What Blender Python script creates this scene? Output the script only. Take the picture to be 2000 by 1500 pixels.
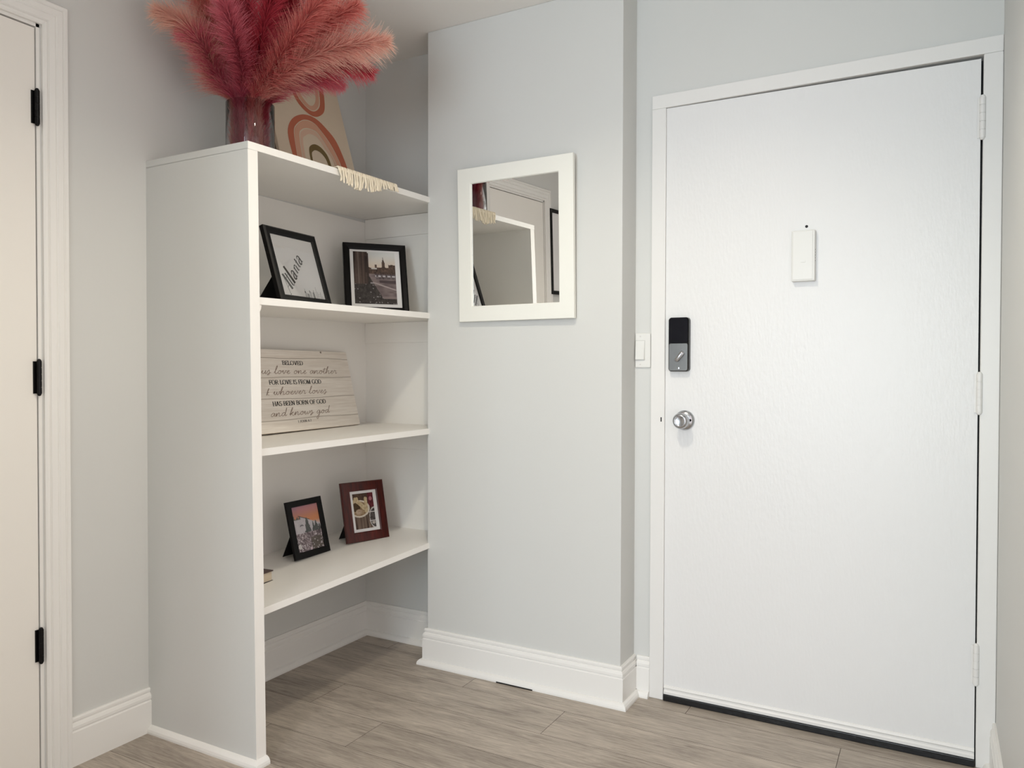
import bpy, bmesh, math, random
from mathutils import Vector, Matrix
for o in list(bpy.data.objects): bpy.data.objects.remove(o)
S = bpy.context.scene
COL = S.collection
PI = math.pi

# ------------------------------------------------------------ measured layout (metres)
YI = .0359            # inner face of the bookcase side panel (outer face is y = 0)
DS = .4406; DSB = .466  # front edge of the panel, top and floor
YP = .8756            # face of the pillar with the mirror
YN = 1.0359           # end wall of the shelf niche
YD = 1.0058           # wall of the front door
XPL, XPR = .4329, 1.2155
XR = 2.2825           # right wall
H = 2.3964
BB = .1365

# ------------------------------------------------------------ camera
cam = bpy.data.cameras.new('camera'); cam_o = bpy.data.objects.new('camera', cam); COL.objects.link(cam_o)
yaw, pit, rol, f = .5057, -.016, .0023, 1502.03
fw = Vector((-math.sin(yaw)*math.cos(pit), math.cos(yaw)*math.cos(pit), math.sin(pit)))
rt = Vector((math.cos(yaw), math.sin(yaw), 0)); up = rt.cross(fw)
rt2 = rt*math.cos(rol)+up*math.sin(rol); up2 = up*math.cos(rol)-rt*math.sin(rol)
cam_o.matrix_world = Matrix(((rt2.x, up2.x, -fw.x, 2.1314), (rt2.y, up2.y, -fw.y, -1.5279), (rt2.z, up2.z, -fw.z, 1.116), (0, 0, 0, 1)))
cam.sensor_width = 36; cam.lens = f/2000*36; cam.clip_start = .02
S.camera = cam_o
S.view_settings.view_transform = 'Standard'; S.view_settings.look = 'None'
S.view_settings.gamma = 1; S.view_settings.use_curve_mapping = False
S.view_settings.exposure = 0.0

# ------------------------------------------------------------ light
w = bpy.data.worlds.new('sky'); S.world = w; w.use_nodes = True
w.node_tree.nodes['Background'].inputs[0].default_value = (.75, .87, 1, 1)
w.node_tree.nodes['Background'].inputs[1].default_value = .02
def area(name, loc, rot, sx, sy, power, col):
    l = bpy.data.lights.new(name, 'AREA'); l.shape = 'RECTANGLE'; l.size = sx; l.size_y = sy; l.energy = power; l.color = col
    o = bpy.data.objects.new(name, l); COL.objects.link(o); o.location = loc; o.rotation_euler = rot; return o
def spot(name, loc, power, col, size=150, blend=.7, rad=.05):
    l = bpy.data.lights.new(name, 'SPOT'); l.energy = power; l.color = col; l.spot_size = math.radians(size); l.spot_blend = blend; l.shadow_soft_size = rad
    o = bpy.data.objects.new(name, l); COL.objects.link(o); o.location = loc; return o
WARM = (1, .92, .76); COOL = (.79, .92, 1.03); SIDE = (1, .90, .89); WARM2 = (1, .84, .92)
area('daylight_and_fill', (1.52, -4.40, 1.25), (PI/2, 0, 0), 1.1, 1.7, 82, COOL)      # the window of the room behind
area('daylight_and_fill', (XR+.10, -.665, 1.12), (0, PI/2, 0), 1.8, 1.6, 12.8, SIDE)     # added side fill, set in an unseen opening in the right wall
spot('downlight', (1.35, -.25, 2.365), 36, WARM, 146, .6, .055)
spot('downlight', (1.65, -3.0, 2.365), 62, WARM2, 150, .6, .06)  # unseen lamp added behind the camera for general ambient light

# ------------------------------------------------------------ materials
def lin(c):
    return tuple((x/12.92 if x <= .04045 else ((x+.055)/1.055)**2.4) for x in c)
def rgb(r, g, b): return lin((r/255, g/255, b/255))
MATS = {}
def mat(name, col, rough=.5, metal=0, bump=0, bscale=40, var=0, vscale=6, spec=.5, stretch=None, extra=None):
    if name in MATS: return MATS[name]
    m = bpy.data.materials.new(name); m.use_nodes = True; MATS[name] = m
    nt = m.node_tree; b = nt.nodes['Principled BSDF']
    b.inputs['Base Color'].default_value = (*col, 1); b.inputs['Roughness'].default_value = rough
    b.inputs['Metallic'].default_value = metal; b.inputs['Specular IOR Level'].default_value = spec
    tc = nt.nodes.new('ShaderNodeTexCoord'); vec = tc.outputs['Object']
    if stretch:
        mp = nt.nodes.new('ShaderNodeMapping'); mp.inputs['Scale'].default_value = stretch
        nt.links.new(vec, mp.inputs[0]); vec = mp.outputs[0]
    if var:
        n = nt.nodes.new('ShaderNodeTexNoise'); n.inputs['Scale'].default_value = vscale; n.inputs['Detail'].default_value = 4
        nt.links.new(vec, n.inputs['Vector'])
        mx = nt.nodes.new('ShaderNodeMix'); mx.data_type = 'RGBA'
        mx.inputs[6].default_value = (*[c*(1-var) for c in col], 1); mx.inputs[7].default_value = (*[min(1, c*(1+var)) for c in col], 1)
        nt.links.new(n.outputs['Fac'], mx.inputs[0]); nt.links.new(mx.outputs[2], b.inputs['Base Color'])
    if bump:
        n = nt.nodes.new('ShaderNodeTexNoise'); n.inputs['Scale'].default_value = bscale; n.inputs['Detail'].default_value = 3
        nt.links.new(vec, n.inputs['Vector'])
        bp = nt.nodes.new('ShaderNodeBump'); bp.inputs['Strength'].default_value = bump; bp.inputs['Distance'].default_value = .002
        nt.links.new(n.outputs['Fac'], bp.inputs['Height']); nt.links.new(bp.outputs[0], b.inputs['Normal'])
    if extra: extra(nt, b)
    return m
M_WALL = mat('grey_wall_paint', rgb(215, 215, 211), .45, bump=.12, bscale=60, var=.012, vscale=3, spec=.35)
M_CEIL = mat('ceiling_paint', rgb(244, 242, 237), .8, bump=.05)
M_TRIM = mat('white_trim_paint', rgb(240, 238, 233), .28, bump=.10, bscale=25, var=.01)
M_CASE = mat('white_casing_paint', rgb(234, 232, 228), .35, bump=.10, bscale=25)
M_DOOR = mat('white_door_paint', rgb(232, 231, 229), .38, bump=.35, bscale=70, stretch=(1.6, 1, .5), var=.008, vscale=2)
M_SHELF_LIFT = mat('white_shelf_niche_lift', rgb(246, 243, 237), .35, bump=.1, bscale=30, var=.01)  # shelf paint, also whitens the niche walls in place of light
M_BLACK = mat('black_wood', rgb(13, 12, 12), .42, spec=.18, bump=.05, bscale=30)
M_BLACKM = mat('black_metal', rgb(14, 13, 14), .3, .6)
M_FELT = mat('black_backing', rgb(16, 15, 15), .85)
M_GAP = mat('dark_gap', rgb(10, 10, 12), .6, var=.4, vscale=90)
M_RUBBER = mat('black_threshold', rgb(13, 13, 16), .35, bump=.6, bscale=60, var=.5, vscale=50)
M_PLASTIC = mat('white_plastic', rgb(229, 228, 223), .35)
M_CHROME = mat('satin_chrome', rgb(190, 192, 196), .22, 1)
M_STEEL = mat('brushed_steel', rgb(118, 117, 115), .38, 1, var=.1, vscale=20, stretch=(12, 1, 1))
M_GLOSSB = mat('glossy_black_glass', rgb(12, 13, 22), .12, 0, spec=.3)
M_MAT = mat('white_mat_board', rgb(232, 230, 228), .7)
M_INK = mat('dark_ink', rgb(38, 36, 35), .8)
M_BROWNINK = mat('tan_ink', rgb(158, 138, 124), .8)
M_WARMINK = mat('brown_black_ink', rgb(52, 45, 40), .7)
M_MIRROR = mat('mirror_silver', (.86, .87, .86), .0, 1)
M_FRAMEW = mat('cream_white_frame', rgb(243, 242, 233), .4, bump=.05)
M_CORD = mat('cream_cotton', rgb(240, 228, 205), .9, bump=.3, bscale=300, var=.08, vscale=60)
M_PAGE = mat('book_pages', rgb(205, 190, 168), .85, stretch=(1, 1, 30), var=.15, vscale=30)
M_COVER = mat('brown_book_cover', rgb(70, 48, 44), .45, var=.35, vscale=40)

def mahog(nt, b):
    w_ = nt.nodes.new('ShaderNodeTexNoise'); w_.inputs['Scale'].default_value = 22; w_.inputs['Detail'].default_value = 5
    tc = nt.nodes.new('ShaderNodeTexCoord'); mp = nt.nodes.new('ShaderNodeMapping'); mp.inputs['Scale'].default_value = (4, 1, .6)
    nt.links.new(tc.outputs['Object'], mp.inputs[0]); nt.links.new(mp.outputs[0], w_.inputs['Vector'])
    r = nt.nodes.new('ShaderNodeValToRGB'); r.color_ramp.elements[0].position = .3; r.color_ramp.elements[1].position = .75
    r.color_ramp.elements[0].color = (*rgb(48, 9, 8), 1); r.color_ramp.elements[1].color = (*rgb(92, 26, 16), 1)
    nt.links.new(w_.outputs['Fac'], r.inputs[0]); nt.links.new(r.outputs[0], b.inputs['Base Color'])
M_MAHOG = mat('mahogany_wood', rgb(90, 20, 15), .3, extra=mahog)

def vcol_mat(name, rough=.6, spec=.5, transl=0):
    m = bpy.data.materials.new(name); m.use_nodes = True; nt = m.node_tree; b = nt.nodes['Principled BSDF']
    a = nt.nodes.new('ShaderNodeAttribute'); a.attribute_name = 'Col'
    nt.links.new(a.outputs['Color'], b.inputs['Base Color']); b.inputs['Roughness'].default_value = rough; b.inputs['Specular IOR Level'].default_value = spec
    if transl:
        t = nt.nodes.new('ShaderNodeBsdfTranslucent'); nt.links.new(a.outputs['Color'], t.inputs[0])
        mx = nt.nodes.new('ShaderNodeMixShader'); mx.inputs[0].default_value = transl
        nt.links.new(b.outputs[0], mx.inputs[1]); nt.links.new(t.outputs[0], mx.inputs[2])
        nt.links.new(mx.outputs[0], nt.nodes['Material Output'].inputs[0])
    return m
M_PRINT = vcol_mat('printed_picture', .55, .2)
M_PLUME = vcol_mat('pampas_fibre', .8, .15, .45)

# floor planks: grain along x, one tone per plank
def floor_mat():
    m = bpy.data.materials.new('grey_oak_planks'); m.use_nodes = True; nt = m.node_tree; b = nt.nodes['Principled BSDF']
    N = nt.nodes.new; L = nt.links.new
    tc = N('ShaderNodeTexCoord'); a = N('ShaderNodeAttribute'); a.attribute_name = 'Col'
    off = N('ShaderNodeVectorMath'); off.operation = 'MULTIPLY'; off.inputs[1].default_value = (7, 3, 9); L(a.outputs['Vector'], off.inputs[0])
    add = N('ShaderNodeVectorMath'); L(tc.outputs['Object'], add.inputs[0]); L(off.outputs[0], add.inputs[1])
    def noise(scale, sc, det, dist=0, ro=.6):
        mp = N('ShaderNodeMapping'); mp.inputs['Scale'].default_value = scale; L(add.outputs[0], mp.inputs[0])
        n = N('ShaderNodeTexNoise'); n.inputs['Scale'].default_value = sc; n.inputs['Detail'].default_value = det; n.inputs['Distortion'].default_value = dist; n.inputs['Roughness'].default_value = ro
        L(mp.outputs[0], n.inputs['Vector']); return n.outputs['Fac']
    big = noise((1, 4.5, 1), 2.6, 5, .9); fine = noise((1, 14, 1), 9, 8, 1.2, .7); hair = noise((2, 60, 1), 8, 6, .3, .75)
    r = N('ShaderNodeValToRGB'); e = r.color_ramp.elements
    e[0].position = .38; e[0].color = (*rgb(126, 115, 104), 1); e[1].position = .66; e[1].color = (*rgb(202, 190, 175), 1)
    m1 = N('ShaderNodeMath'); m1.operation = 'MULTIPLY_ADD'; L(fine, m1.inputs[0]); m1.inputs[1].default_value = .5
    m2 = N('ShaderNodeMath'); m2.operation = 'MULTIPLY'; L(big, m2.inputs[0]); m2.inputs[1].default_value = .35; L(m2.outputs[0], m1.inputs[2])
    m3 = N('ShaderNodeMath'); m3.operation = 'MULTIPLY_ADD'; L(hair, m3.inputs[0]); m3.inputs[1].default_value = .2; L(m1.outputs[0], m3.inputs[2])
    L(m3.outputs[0], r.inputs[0])
    hs = N('ShaderNodeHueSaturation'); L(r.outputs[0], hs.inputs['Color'])
    sx = N('ShaderNodeSeparateColor'); L(a.outputs['Color'], sx.inputs[0])
    mr = N('ShaderNodeMapRange'); mr.inputs[3].default_value = .93; mr.inputs[4].default_value = 1.07; L(sx.outputs[0], mr.inputs[0]); L(mr.outputs[0], hs.inputs['Value'])
    L(hs.outputs[0], b.inputs['Base Color']); b.inputs['Roughness'].default_value = .42; b.inputs['Specular IOR Level'].default_value = .4
    bp = N('ShaderNodeBump'); bp.inputs['Strength'].default_value = .15; bp.inputs['Distance'].default_value = .001; L(hair, bp.inputs['Height']); L(bp.outputs[0], b.inputs['Normal'])
    return m
M_FLOOR = floor_mat()

def glass_mat(name, tint, rough=0.0):
    m = bpy.data.materials.new(name); m.use_nodes = True; b = m.node_tree.nodes['Principled BSDF']
    b.inputs['Base Color'].default_value = (*tint, 1); b.inputs['Roughness'].default_value = rough
    b.inputs['Transmission Weight'].default_value = 1; b.inputs['IOR'].default_value = 1.45
    return m
M_GLASS = glass_mat('clear_vase_glass', (.93, .93, .95))

# ------------------------------------------------------------ helpers
def link(name, me, parent=None, label=None, kind=None):
    o = bpy.data.objects.new(name, me); COL.objects.link(o)
    if parent is not None: o.parent = parent
    if label: o['label'] = label
    if kind: o['kind'] = kind
    return o
def mesh(name, bm, mats, parent=None, smooth=False, label=None, kind=None, recalc=True):
    if recalc: bmesh.ops.recalc_face_normals(bm, faces=bm.faces[:])
    me = bpy.data.meshes.new(name); bm.to_mesh(me); bm.free()
    for m in (mats if isinstance(mats, (list, tuple)) else [mats]): me.materials.append(m)
    if smooth:
        for p in me.polygons: p.use_smooth = True
    return link(name, me, parent, label, kind)
def smooth_by_angle(o, ang=.6):
    for p in o.data.polygons: p.use_smooth = True
    bm = bmesh.new(); bm.from_mesh(o.data)
    for e in bm.edges:
        if len(e.link_faces) == 2 and e.calc_face_angle(0) > ang: e.smooth = False
    bm.to_mesh(o.data); bm.free()
def empty(name, loc=(0, 0, 0), label=None, cat=None, group=None, kind=None, parent=None, mw=None):
    o = bpy.data.objects.new(name, None); COL.objects.link(o); o.empty_display_size = .05
    if mw is not None: o.matrix_world = mw
    else: o.location = loc
    tag(o, label, cat, group, kind)
    if parent: o.parent = parent
    return o
def tag(o, label=None, cat=None, group=None, kind=None):
    if label: o['label'] = label
    if cat: o['category'] = cat
    if group: o['group'] = group
    if kind: o['kind'] = kind
    return o
def box(bm, a, b, bev=0, seg=2, mi=0):
    r = bmesh.ops.create_cube(bm, size=1); vs = r['verts']
    for v in vs:
        v.co = Vector([(a[i]+b[i])/2+v.co[i]*(b[i]-a[i]) for i in range(3)])
    fs = set(f_ for v in vs for f_ in v.link_faces)
    for f_ in fs: f_.material_index = mi
    if bev:
        es = set(e for v in vs for e in v.link_edges)
        bmesh.ops.bevel(bm, geom=list(es), offset=bev, segments=seg, affect='EDGES', profile=.5)
    return vs
def bx(name, a, b, m, parent=None, bev=0, **k):
    bm = bmesh.new(); box(bm, a, b, bev); return mesh(name, bm, m, parent, **k)
def hexa(bm, P, mi=0):
    """P: 8 corners, bottom loop 0-3, top loop 4-7"""
    v = [bm.verts.new(p) for p in P]
    for q in ((0, 3, 2, 1), (4, 5, 6, 7), (0, 1, 5, 4), (1, 2, 6, 5), (2, 3, 7, 6), (3, 0, 4, 7)):
        bm.faces.new([v[i] for i in q]).material_index = mi
    return v
def cyl(bm, p0, p1, r0, r1=None, n=24, cap=True, mi=0):
    r1 = r0 if r1 is None else r1; p0 = Vector(p0); p1 = Vector(p1); d = (p1-p0).normalized()
    a = d.orthogonal().normalized(); b_ = d.cross(a); R = []
    for p, r in ((p0, r0), (p1, r1)):
        R.append([bm.verts.new(p+(a*math.cos(2*PI*i/n)+b_*math.sin(2*PI*i/n))*r) for i in range(n)])
    for i in range(n): bm.faces.new((R[0][i], R[0][(i+1) % n], R[1][(i+1) % n], R[1][i])).material_index = mi
    if cap: bm.faces.new(R[0][::-1]).material_index = mi; bm.faces.new(R[1]).material_index = mi
def lathe(bm, origin, axis, prof, n=40, mi=0):
    """prof: list of (radius, distance along axis)"""
    o_ = Vector(origin); d = Vector(axis).normalized(); a = d.orthogonal().normalized(); b_ = d.cross(a); rings = []
    for r, t in prof:
        if r < 1e-6: rings.append([bm.verts.new(o_+d*t)])
        else: rings.append([bm.verts.new(o_+d*t+(a*math.cos(2*PI*i/n)+b_*math.sin(2*PI*i/n))*r) for i in range(n)])
    for A, B in zip(rings, rings[1:]):
        for i in range(n):
            j = (i+1) % n
            if len(A) == 1 and len(B) == 1: continue
            if len(A) == 1: bm.faces.new((A[0], B[j], B[i]))
            elif len(B) == 1: bm.faces.new((A[i], A[j], B[0]))
            else: bm.faces.new((A[i], A[j], B[j], B[i]))
def sweep(bm, path, prof, mi=0, z0=0):
    """moulding: path of (x, y), profile of (offset to the right of travel, z), mitred corners, capped ends"""
    n = len(path); dirs = []
    for i in range(n-1): dirs.append((Vector(path[i+1])-Vector(path[i])).normalized())
    rings = []
    for i in range(n):
        d0 = dirs[max(i-1, 0)]; d1 = dirs[min(i, n-2)]
        n0 = Vector((d0.y, -d0.x)); n1 = Vector((d1.y, -d1.x)); m = (n0+n1)
        m = m/(m.dot(n0)) if m.length > 1e-6 else n0
        rings.append([bm.verts.new((path[i][0]+m.x*o_, path[i][1]+m.y*o_, z0+z)) for o_, z in prof])
    k = len(prof)
    for A, B in zip(rings, rings[1:]):
        for i in range(k):
            j = (i+1) % k; bm.faces.new((A[i], A[j], B[j], B[i])).material_index = mi
    bm.faces.new(rings[0]); bm.faces.new(rings[-1][::-1])
def sweep3(bm, pts, frames, prof):
    """profile swept through explicit frames: frames[i] = (u, v) vectors"""
    rings = [[bm.verts.new(Vector(p)+Vector(u)*a+Vector(v)*b_) for a, b_ in prof] for p, (u, v) in zip(pts, frames)]
    k = len(prof)
    for A, B in zip(rings, rings[1:]):
        for i in range(k): bm.faces.new((A[i], A[(i+1) % k], B[(i+1) % k], B[i]))
    bm.faces.new(rings[0]); bm.faces.new(rings[-1][::-1])
def frame_mesh(bm, w_, h_, bw, dep, prof=None, z0=0):
    """rectangular moulding, front at y=0 facing -y, centred on x, base at z0; prof = (distance from outer edge, y)"""
    prof = prof or [(0, dep), (0, .002), (.002, 0), (bw-.002, 0), (bw, .002), (bw, dep)]
    c = [(-w_/2, z0), (w_/2, z0), (w_/2, z0+h_), (-w_/2, z0+h_)]
    s = [(1, 1), (-1, 1), (-1, -1), (1, -1)]
    R = [[bm.verts.new((c[i][0]+s[i][0]*a, y, c[i][1]+s[i][1]*a)) for a, y in prof] for i in range(4)]
    k = len(prof)
    for i in range(4):
        A, B = R[i], R[(i+1) % 4]
        for j in range(k): bm.faces.new((A[j], B[j], B[(j+1) % k], A[(j+1) % k]))
def painted(name, x0, x1, z0, z1, y, nx, nz, fn, parent, m=None, label=None):
    """a print: grid whose vertices carry the picture's own colours; fn(u right, v down) -> (r,g,b) 0-255"""
    vs = []; cs = []; fs = []
    for j in range(nz+1):
        for i in range(nx+1):
            u = i/nx; v = j/nz; vs.append((x0+(x1-x0)*u, y, z1+(z0-z1)*v)); cs.append((*rgb(*[max(0, min(255, c)) for c in fn(u, v)]), 1))
    for j in range(nz):
        for i in range(nx):
            a = j*(nx+1)+i; fs.append((a, a+nx+1, a+nx+2, a+1))
    me = bpy.data.meshes.new(name); me.from_pydata(vs, [], fs)
    at = me.color_attributes.new('Col', 'FLOAT_COLOR', 'POINT')
    at.data.foreach_set('color', [c for q in cs for c in q]); me.materials.append(m or M_PRINT)
    return link(name, me, parent, label)
def lean_matrix(x, y, z, phi, tilt):
    ex = Vector((math.sin(phi), math.cos(phi), 0)); N = Vector((math.cos(phi), -math.sin(phi), 0))
    ez = Vector((0, 0, 1))*math.cos(tilt)-N*math.sin(tilt); ey = ez.cross(ex)
    return Matrix(((ex.x, ey.x, ez.x, x), (ex.y, ey.y, ez.y, y), (ex.z, ey.z, ez.z, z), (0, 0, 0, 1)))
def catmull(P, n=6):
    P = [Vector(p) for p in P]; out = []
    for i in range(len(P)-1):
        a, b_, c, d = P[max(i-1, 0)], P[i], P[i+1], P[min(i+2, len(P)-1)]
        for k in range(n):
            t = k/n; out.append(.5*((2*b_)+(c-a)*t+(2*a-5*b_+4*c-d)*t*t+(3*b_-a-3*c+d)*t**3))
    out.append(P[-1]); return out
def tube(bm, pts, r, n=6, mi=0, r_end=None):
    pts = [Vector(p) for p in pts]; rings = []; L = len(pts); ref = None
    for i, p in enumerate(pts):
        d = (pts[min(i+1, L-1)]-pts[max(i-1, 0)]).normalized()
        if ref is None: ref = d.orthogonal().normalized()
        ref = (ref-d*ref.dot(d)).normalized(); b_ = d.cross(ref)
        rr = r if r_end is None else r+(r_end-r)*i/(L-1)
        rings.append([bm.verts.new(p+(ref*math.cos(2*PI*k/n)+b_*math.sin(2*PI*k/n))*rr) for k in range(n)])
    for A, B in zip(rings, rings[1:]):
        for k in range(n): bm.faces.new((A[k], A[(k+1) % n], B[(k+1) % n], B[k])).material_index = mi
    bm.faces.new(rings[0][::-1]); bm.faces.new(rings[-1])
def stroke(bm, pts, wfun, to3, mi=0):
    """flat inked stroke along 2D points; wfun(direction, t) -> half width"""
    P = [Vector((p[0], p[1])) for p in pts]; L = len(P); pr = None
    for i, p in enumerate(P):
        d = (P[min(i+1, L-1)]-P[max(i-1, 0)])
        if d.length < 1e-9: continue
        d.normalize(); nrm = Vector((-d.y, d.x))*wfun(d, i/(L-1))
        cur = (bm.verts.new(to3(p+nrm)), bm.verts.new(to3(p-nrm)))
        if pr: bm.faces.new((pr[0], pr[1], cur[1], cur[0])).material_index = mi
        pr = cur

# ------------------------------------------------------------ room shell
def struct(o): o['kind'] = 'structure'; return o
T = .12
# floor: planks running along x, joints where the photo shows them
random.seed(4)
def build_floor():
    bm = bmesh.new(); cl = bm.loops.layers.float_color.new('Col'); PW = .178; LN = 1.22
    joints = {0: .295, 1: .600, 2: .290, 3: 1.070, 4: .670, 5: .2, -1: .95, 3-4*1: .95}
    x_lo, x_hi = -.12, XR+T
    y = .0405-PW*26; row = -26
    while y < 1.12:
        y1 = min(y+PW, 1.12); j0 = joints.get(row, random.uniform(0, LN))
        x = j0-LN*math.ceil((j0-x_lo)/LN)
        while x < x_hi:
            a, b_ = max(x, x_lo), min(x+LN, x_hi)
            if b_-a > .01:
                g = .0007; vs = [bm.verts.new(c) for c in ((a+g, y+g, 0), (b_-g, y+g, 0), (b_-g, y1-g, 0), (a+g, y1-g, 0))]
                lo = [bm.verts.new(c) for c in ((a, y, -.002), (b_, y, -.002), (b_, y1, -.002), (a, y1, -.002))]
                fs = [bm.faces.new(vs)]
                sd = [bm.faces.new((lo[i], lo[(i+1) % 4], vs[(i+1) % 4], vs[i])) for i in range(4)]
                for f_ in sd: f_.material_index = 1
                c = (random.random(), random.random(), random.random(), 1)
                for f_ in fs+sd:
                    for l in f_.loops: l[cl] = c
            x += LN
        y += PW; row += 1
    box(bm, (x_lo, -4.6, -.08), (x_hi, 1.12, -.003), mi=1)
    return mesh('floor', bm, [M_FLOOR, mat('plank_joint', rgb(92, 82, 72), .8)], recalc=False, kind='structure')
build_floor()
bx('ceiling', (-T, -4.6, H), (XR+T, 1.2, H+.08), M_CEIL, kind='structure')

HY = -1.5
# left wall with an opening for the closet door
DL0, DL1 = -.945, -.318   # rough opening (jamb outside)
bm = bmesh.new()
box(bm, (-T, DL1, 0), (0, YI, H)); box(bm, (-T, YI, 0), (0, YN+T, .43)); box(bm, (-T, YI, .43), (0, YN+T, 1.745), mi=1); box(bm, (-T, YI, 1.745), (0, YN+T, H)); box(bm, (-T, DL0, 2.065), (0, DL1, H)); box(bm, (-T, HY, 0), (0, DL0, H))  # band between the shelves painted whiter to stand in for light
mesh('wall_left', bm, [M_WALL, M_SHELF_LIFT], kind='structure')
bm = bmesh.new(); box(bm, (0, YN, 0), (XPL+.02, YN+T, .46)); box(bm, (0, YN, .46), (XPL+.02, YN+T, 1.755), mi=1); box(bm, (0, YN, 1.755), (XPL+.02, YN+T, H))  # end wall band whitened too, extra brightness put into the colour
mesh('wall_niche', bm, [M_WALL, M_SHELF_LIFT], kind='structure')
bm = bmesh.new(); box(bm, (XPL, YP, 0), (XPR, YN+T, H), bev=.003); mesh('wall_pillar', bm, M_WALL, kind='structure')
# wall with the front door: opening between the jambs
DX0, DX1, DZ = 1.325, 2.2335, 2.0
bm = bmesh.new()
box(bm, (XPR, YD, 0), (DX0-.012, YD+T, H)); box(bm, (DX0-.012, YD, DZ+.02), (DX1+.008, YD+T, H)); box(bm, (DX1+.008, YD, 0), (XR, YD+T, H))
mesh('wall_front', bm, M_WALL, kind='structure')
VY0, VY1, VZ0, VZ1 = -1.50, .17, .18, 2.08      # opening added in the right wall for the side fill, outside the picture
bm = bmesh.new()
box(bm, (XR, -4.6, 0), (XR+T, VY0, H)); box(bm, (XR, VY1, 0), (XR+T, YD+T, H)); box(bm, (XR, VY0, 0), (XR+T, VY1, VZ0)); box(bm, (XR, VY0, VZ1), (XR+T, VY1, H))
mesh('wall_right', bm, M_WALL, kind='structure')
w2 = empty('fill_opening', (0, 0, 0), kind='structure')
bm = bmesh.new()
for a, b_ in (((XR+.03, VY0, VZ0), (XR+.08, VY0+.04, VZ1)), ((XR+.03, VY1-.04, VZ0), (XR+.08, VY1, VZ1)), ((XR+.03, VY0+.04, VZ0), (XR+.08, VY1-.04, VZ0+.04)), ((XR+.03, VY0+.04, VZ1-.04), (XR+.08, VY1-.04, VZ1))): box(bm, a, b_)
mesh('window_frame', bm, M_TRIM, w2)  # window-like frame round the added fill opening
# behind the camera the nook narrows to a hallway that ends at a window
HX, HY, BY = .86, -1.5, -4.5
bx('wall_hall', (-T, BY, 0), (HX, HY, H), M_WALL, kind='structure')
WX0, WX1, WZ0, WZ1 = .95, 2.10, .38, 2.12
bm = bmesh.new()
box(bm, (HX, BY-.1, 0), (WX0, BY, H)); box(bm, (WX1, BY-.1, 0), (XR+T, BY, H))
box(bm, (WX0, BY-.1, 0), (WX1, BY, WZ0)); box(bm, (WX0, BY-.1, WZ1), (WX1, BY, H))
mesh('wall_back', bm, M_WALL, kind='structure')
wn = empty('window_1', (0, 0, 0), kind='structure')
bm = bmesh.new()
for a, b_ in (((WX0, BY-.05, WZ0), (WX0+.05, BY+.02, WZ1)), ((WX1-.05, BY-.05, WZ0), (WX1, BY+.02, WZ1)), ((WX0+.05, BY-.05, WZ0), (WX1-.05, BY+.02, WZ0+.05)), ((WX0+.05, BY-.05, WZ1-.05), (WX1-.05, BY+.02, WZ1))):
    box(bm, a, b_)
mesh('window_frame', bm, M_TRIM, wn)

# ------------------------------------------------------------ baseboards
BASE = [(0, 0), (.014, 0), (.014, .096), (.0105, .099), (.0105, .102), (.013, .104), (.013, .112), (.010, .119), (.0065, .121), (.0065, .124), (.0085, .126), (.0085, .132), (.006, BB), (0, BB)]
SHOE = [(.014, 0), (.030, 0), (.030, .006), (.028, .012), (.023, .018), (.017, .021), (.014, .021)]
def baseboard(name, path, shoe=None):
    bm = bmesh.new(); sweep(bm, path, BASE); mesh(name, bm, M_TRIM, kind='structure')
    if shoe:
        bm = bmesh.new(); sweep(bm, path, SHOE); o = mesh(shoe, bm, M_TRIM, kind='structure')
baseboard('baseboard_left', [(0, -.2535), (0, 0)])
baseboard('baseboard_left_rear', [(0, -1.49), (0, -1.02)])
baseboard('baseboard_niche', [(0, YI), (0, YN), (XPL, YN)], 'trim_2')
baseboard('baseboard_pillar', [(XPL, YN-.016), (XPL, YP), (XPR, YP), (XPR, YD)], 'trim_3')
bx('slit_shade_strip', (.755, YP-.0312, .0002), (.901, YP-.02, .0042), M_GAP, kind='structure')  # dark strip painting the shade of the slit under the shoe moulding
baseboard('baseboard_front', [(XPR+.014, YD), (1.2755, YD)], 'trim_4')
baseboard('baseboard_right', [(XR, YD-.0), (XR, -4.48)], 'trim_5')

# ------------------------------------------------------------ closet door on the left wall (door_1)
d1 = empty('door_1', (0, 0, 0), kind='structure')
LY0, LY1 = -.935, -.330; LZ = 2.037
def panel_door(bm):
    # slab facing +x with two recessed panels
    x1 = -.002; x0 = -.037
    ys = [LY0, LY0+.11, LY1-.13, LY1]; zs = [.012, .25, .95, 1.13, 1.88, LZ]
    box(bm, (x0, LY0, .012), (x1-.008, LY1, LZ))
    box(bm, (x1-.0081, ys[0], zs[0]), (x1, ys[1], zs[5])); box(bm, (x1-.0081, ys[2], zs[0]), (x1, ys[3], zs[5]))
    for a, b_ in ((0, 1), (2, 3), (4, 5)): box(bm, (x1-.0081, ys[1], zs[a]), (x1, ys[2], zs[b_]))
    for a, b_ in ((1, 2), (3, 4)): box(bm, (x1-.0081, ys[1]+.035, zs[a]+.035), (x1-.002, ys[2]-.035, zs[b_]-.035), bev=.003)
bm = bmesh.new(); panel_door(bm); mesh('door_leaf', bm, mat('closet_door_paint', rgb(242, 238, 230), .4, bump=.1, bscale=40), d1)
bm = bmesh.new()
box(bm, (-T, DL1-.009, 0), (0, DL1, 2.056)); box(bm, (-T, DL0, 0), (0, DL0+.007, 2.056)); box(bm, (-T, DL0, 2.041), (0, DL1, 2.065))
mesh('door_frame', bm, M_TRIM, d1)
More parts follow.
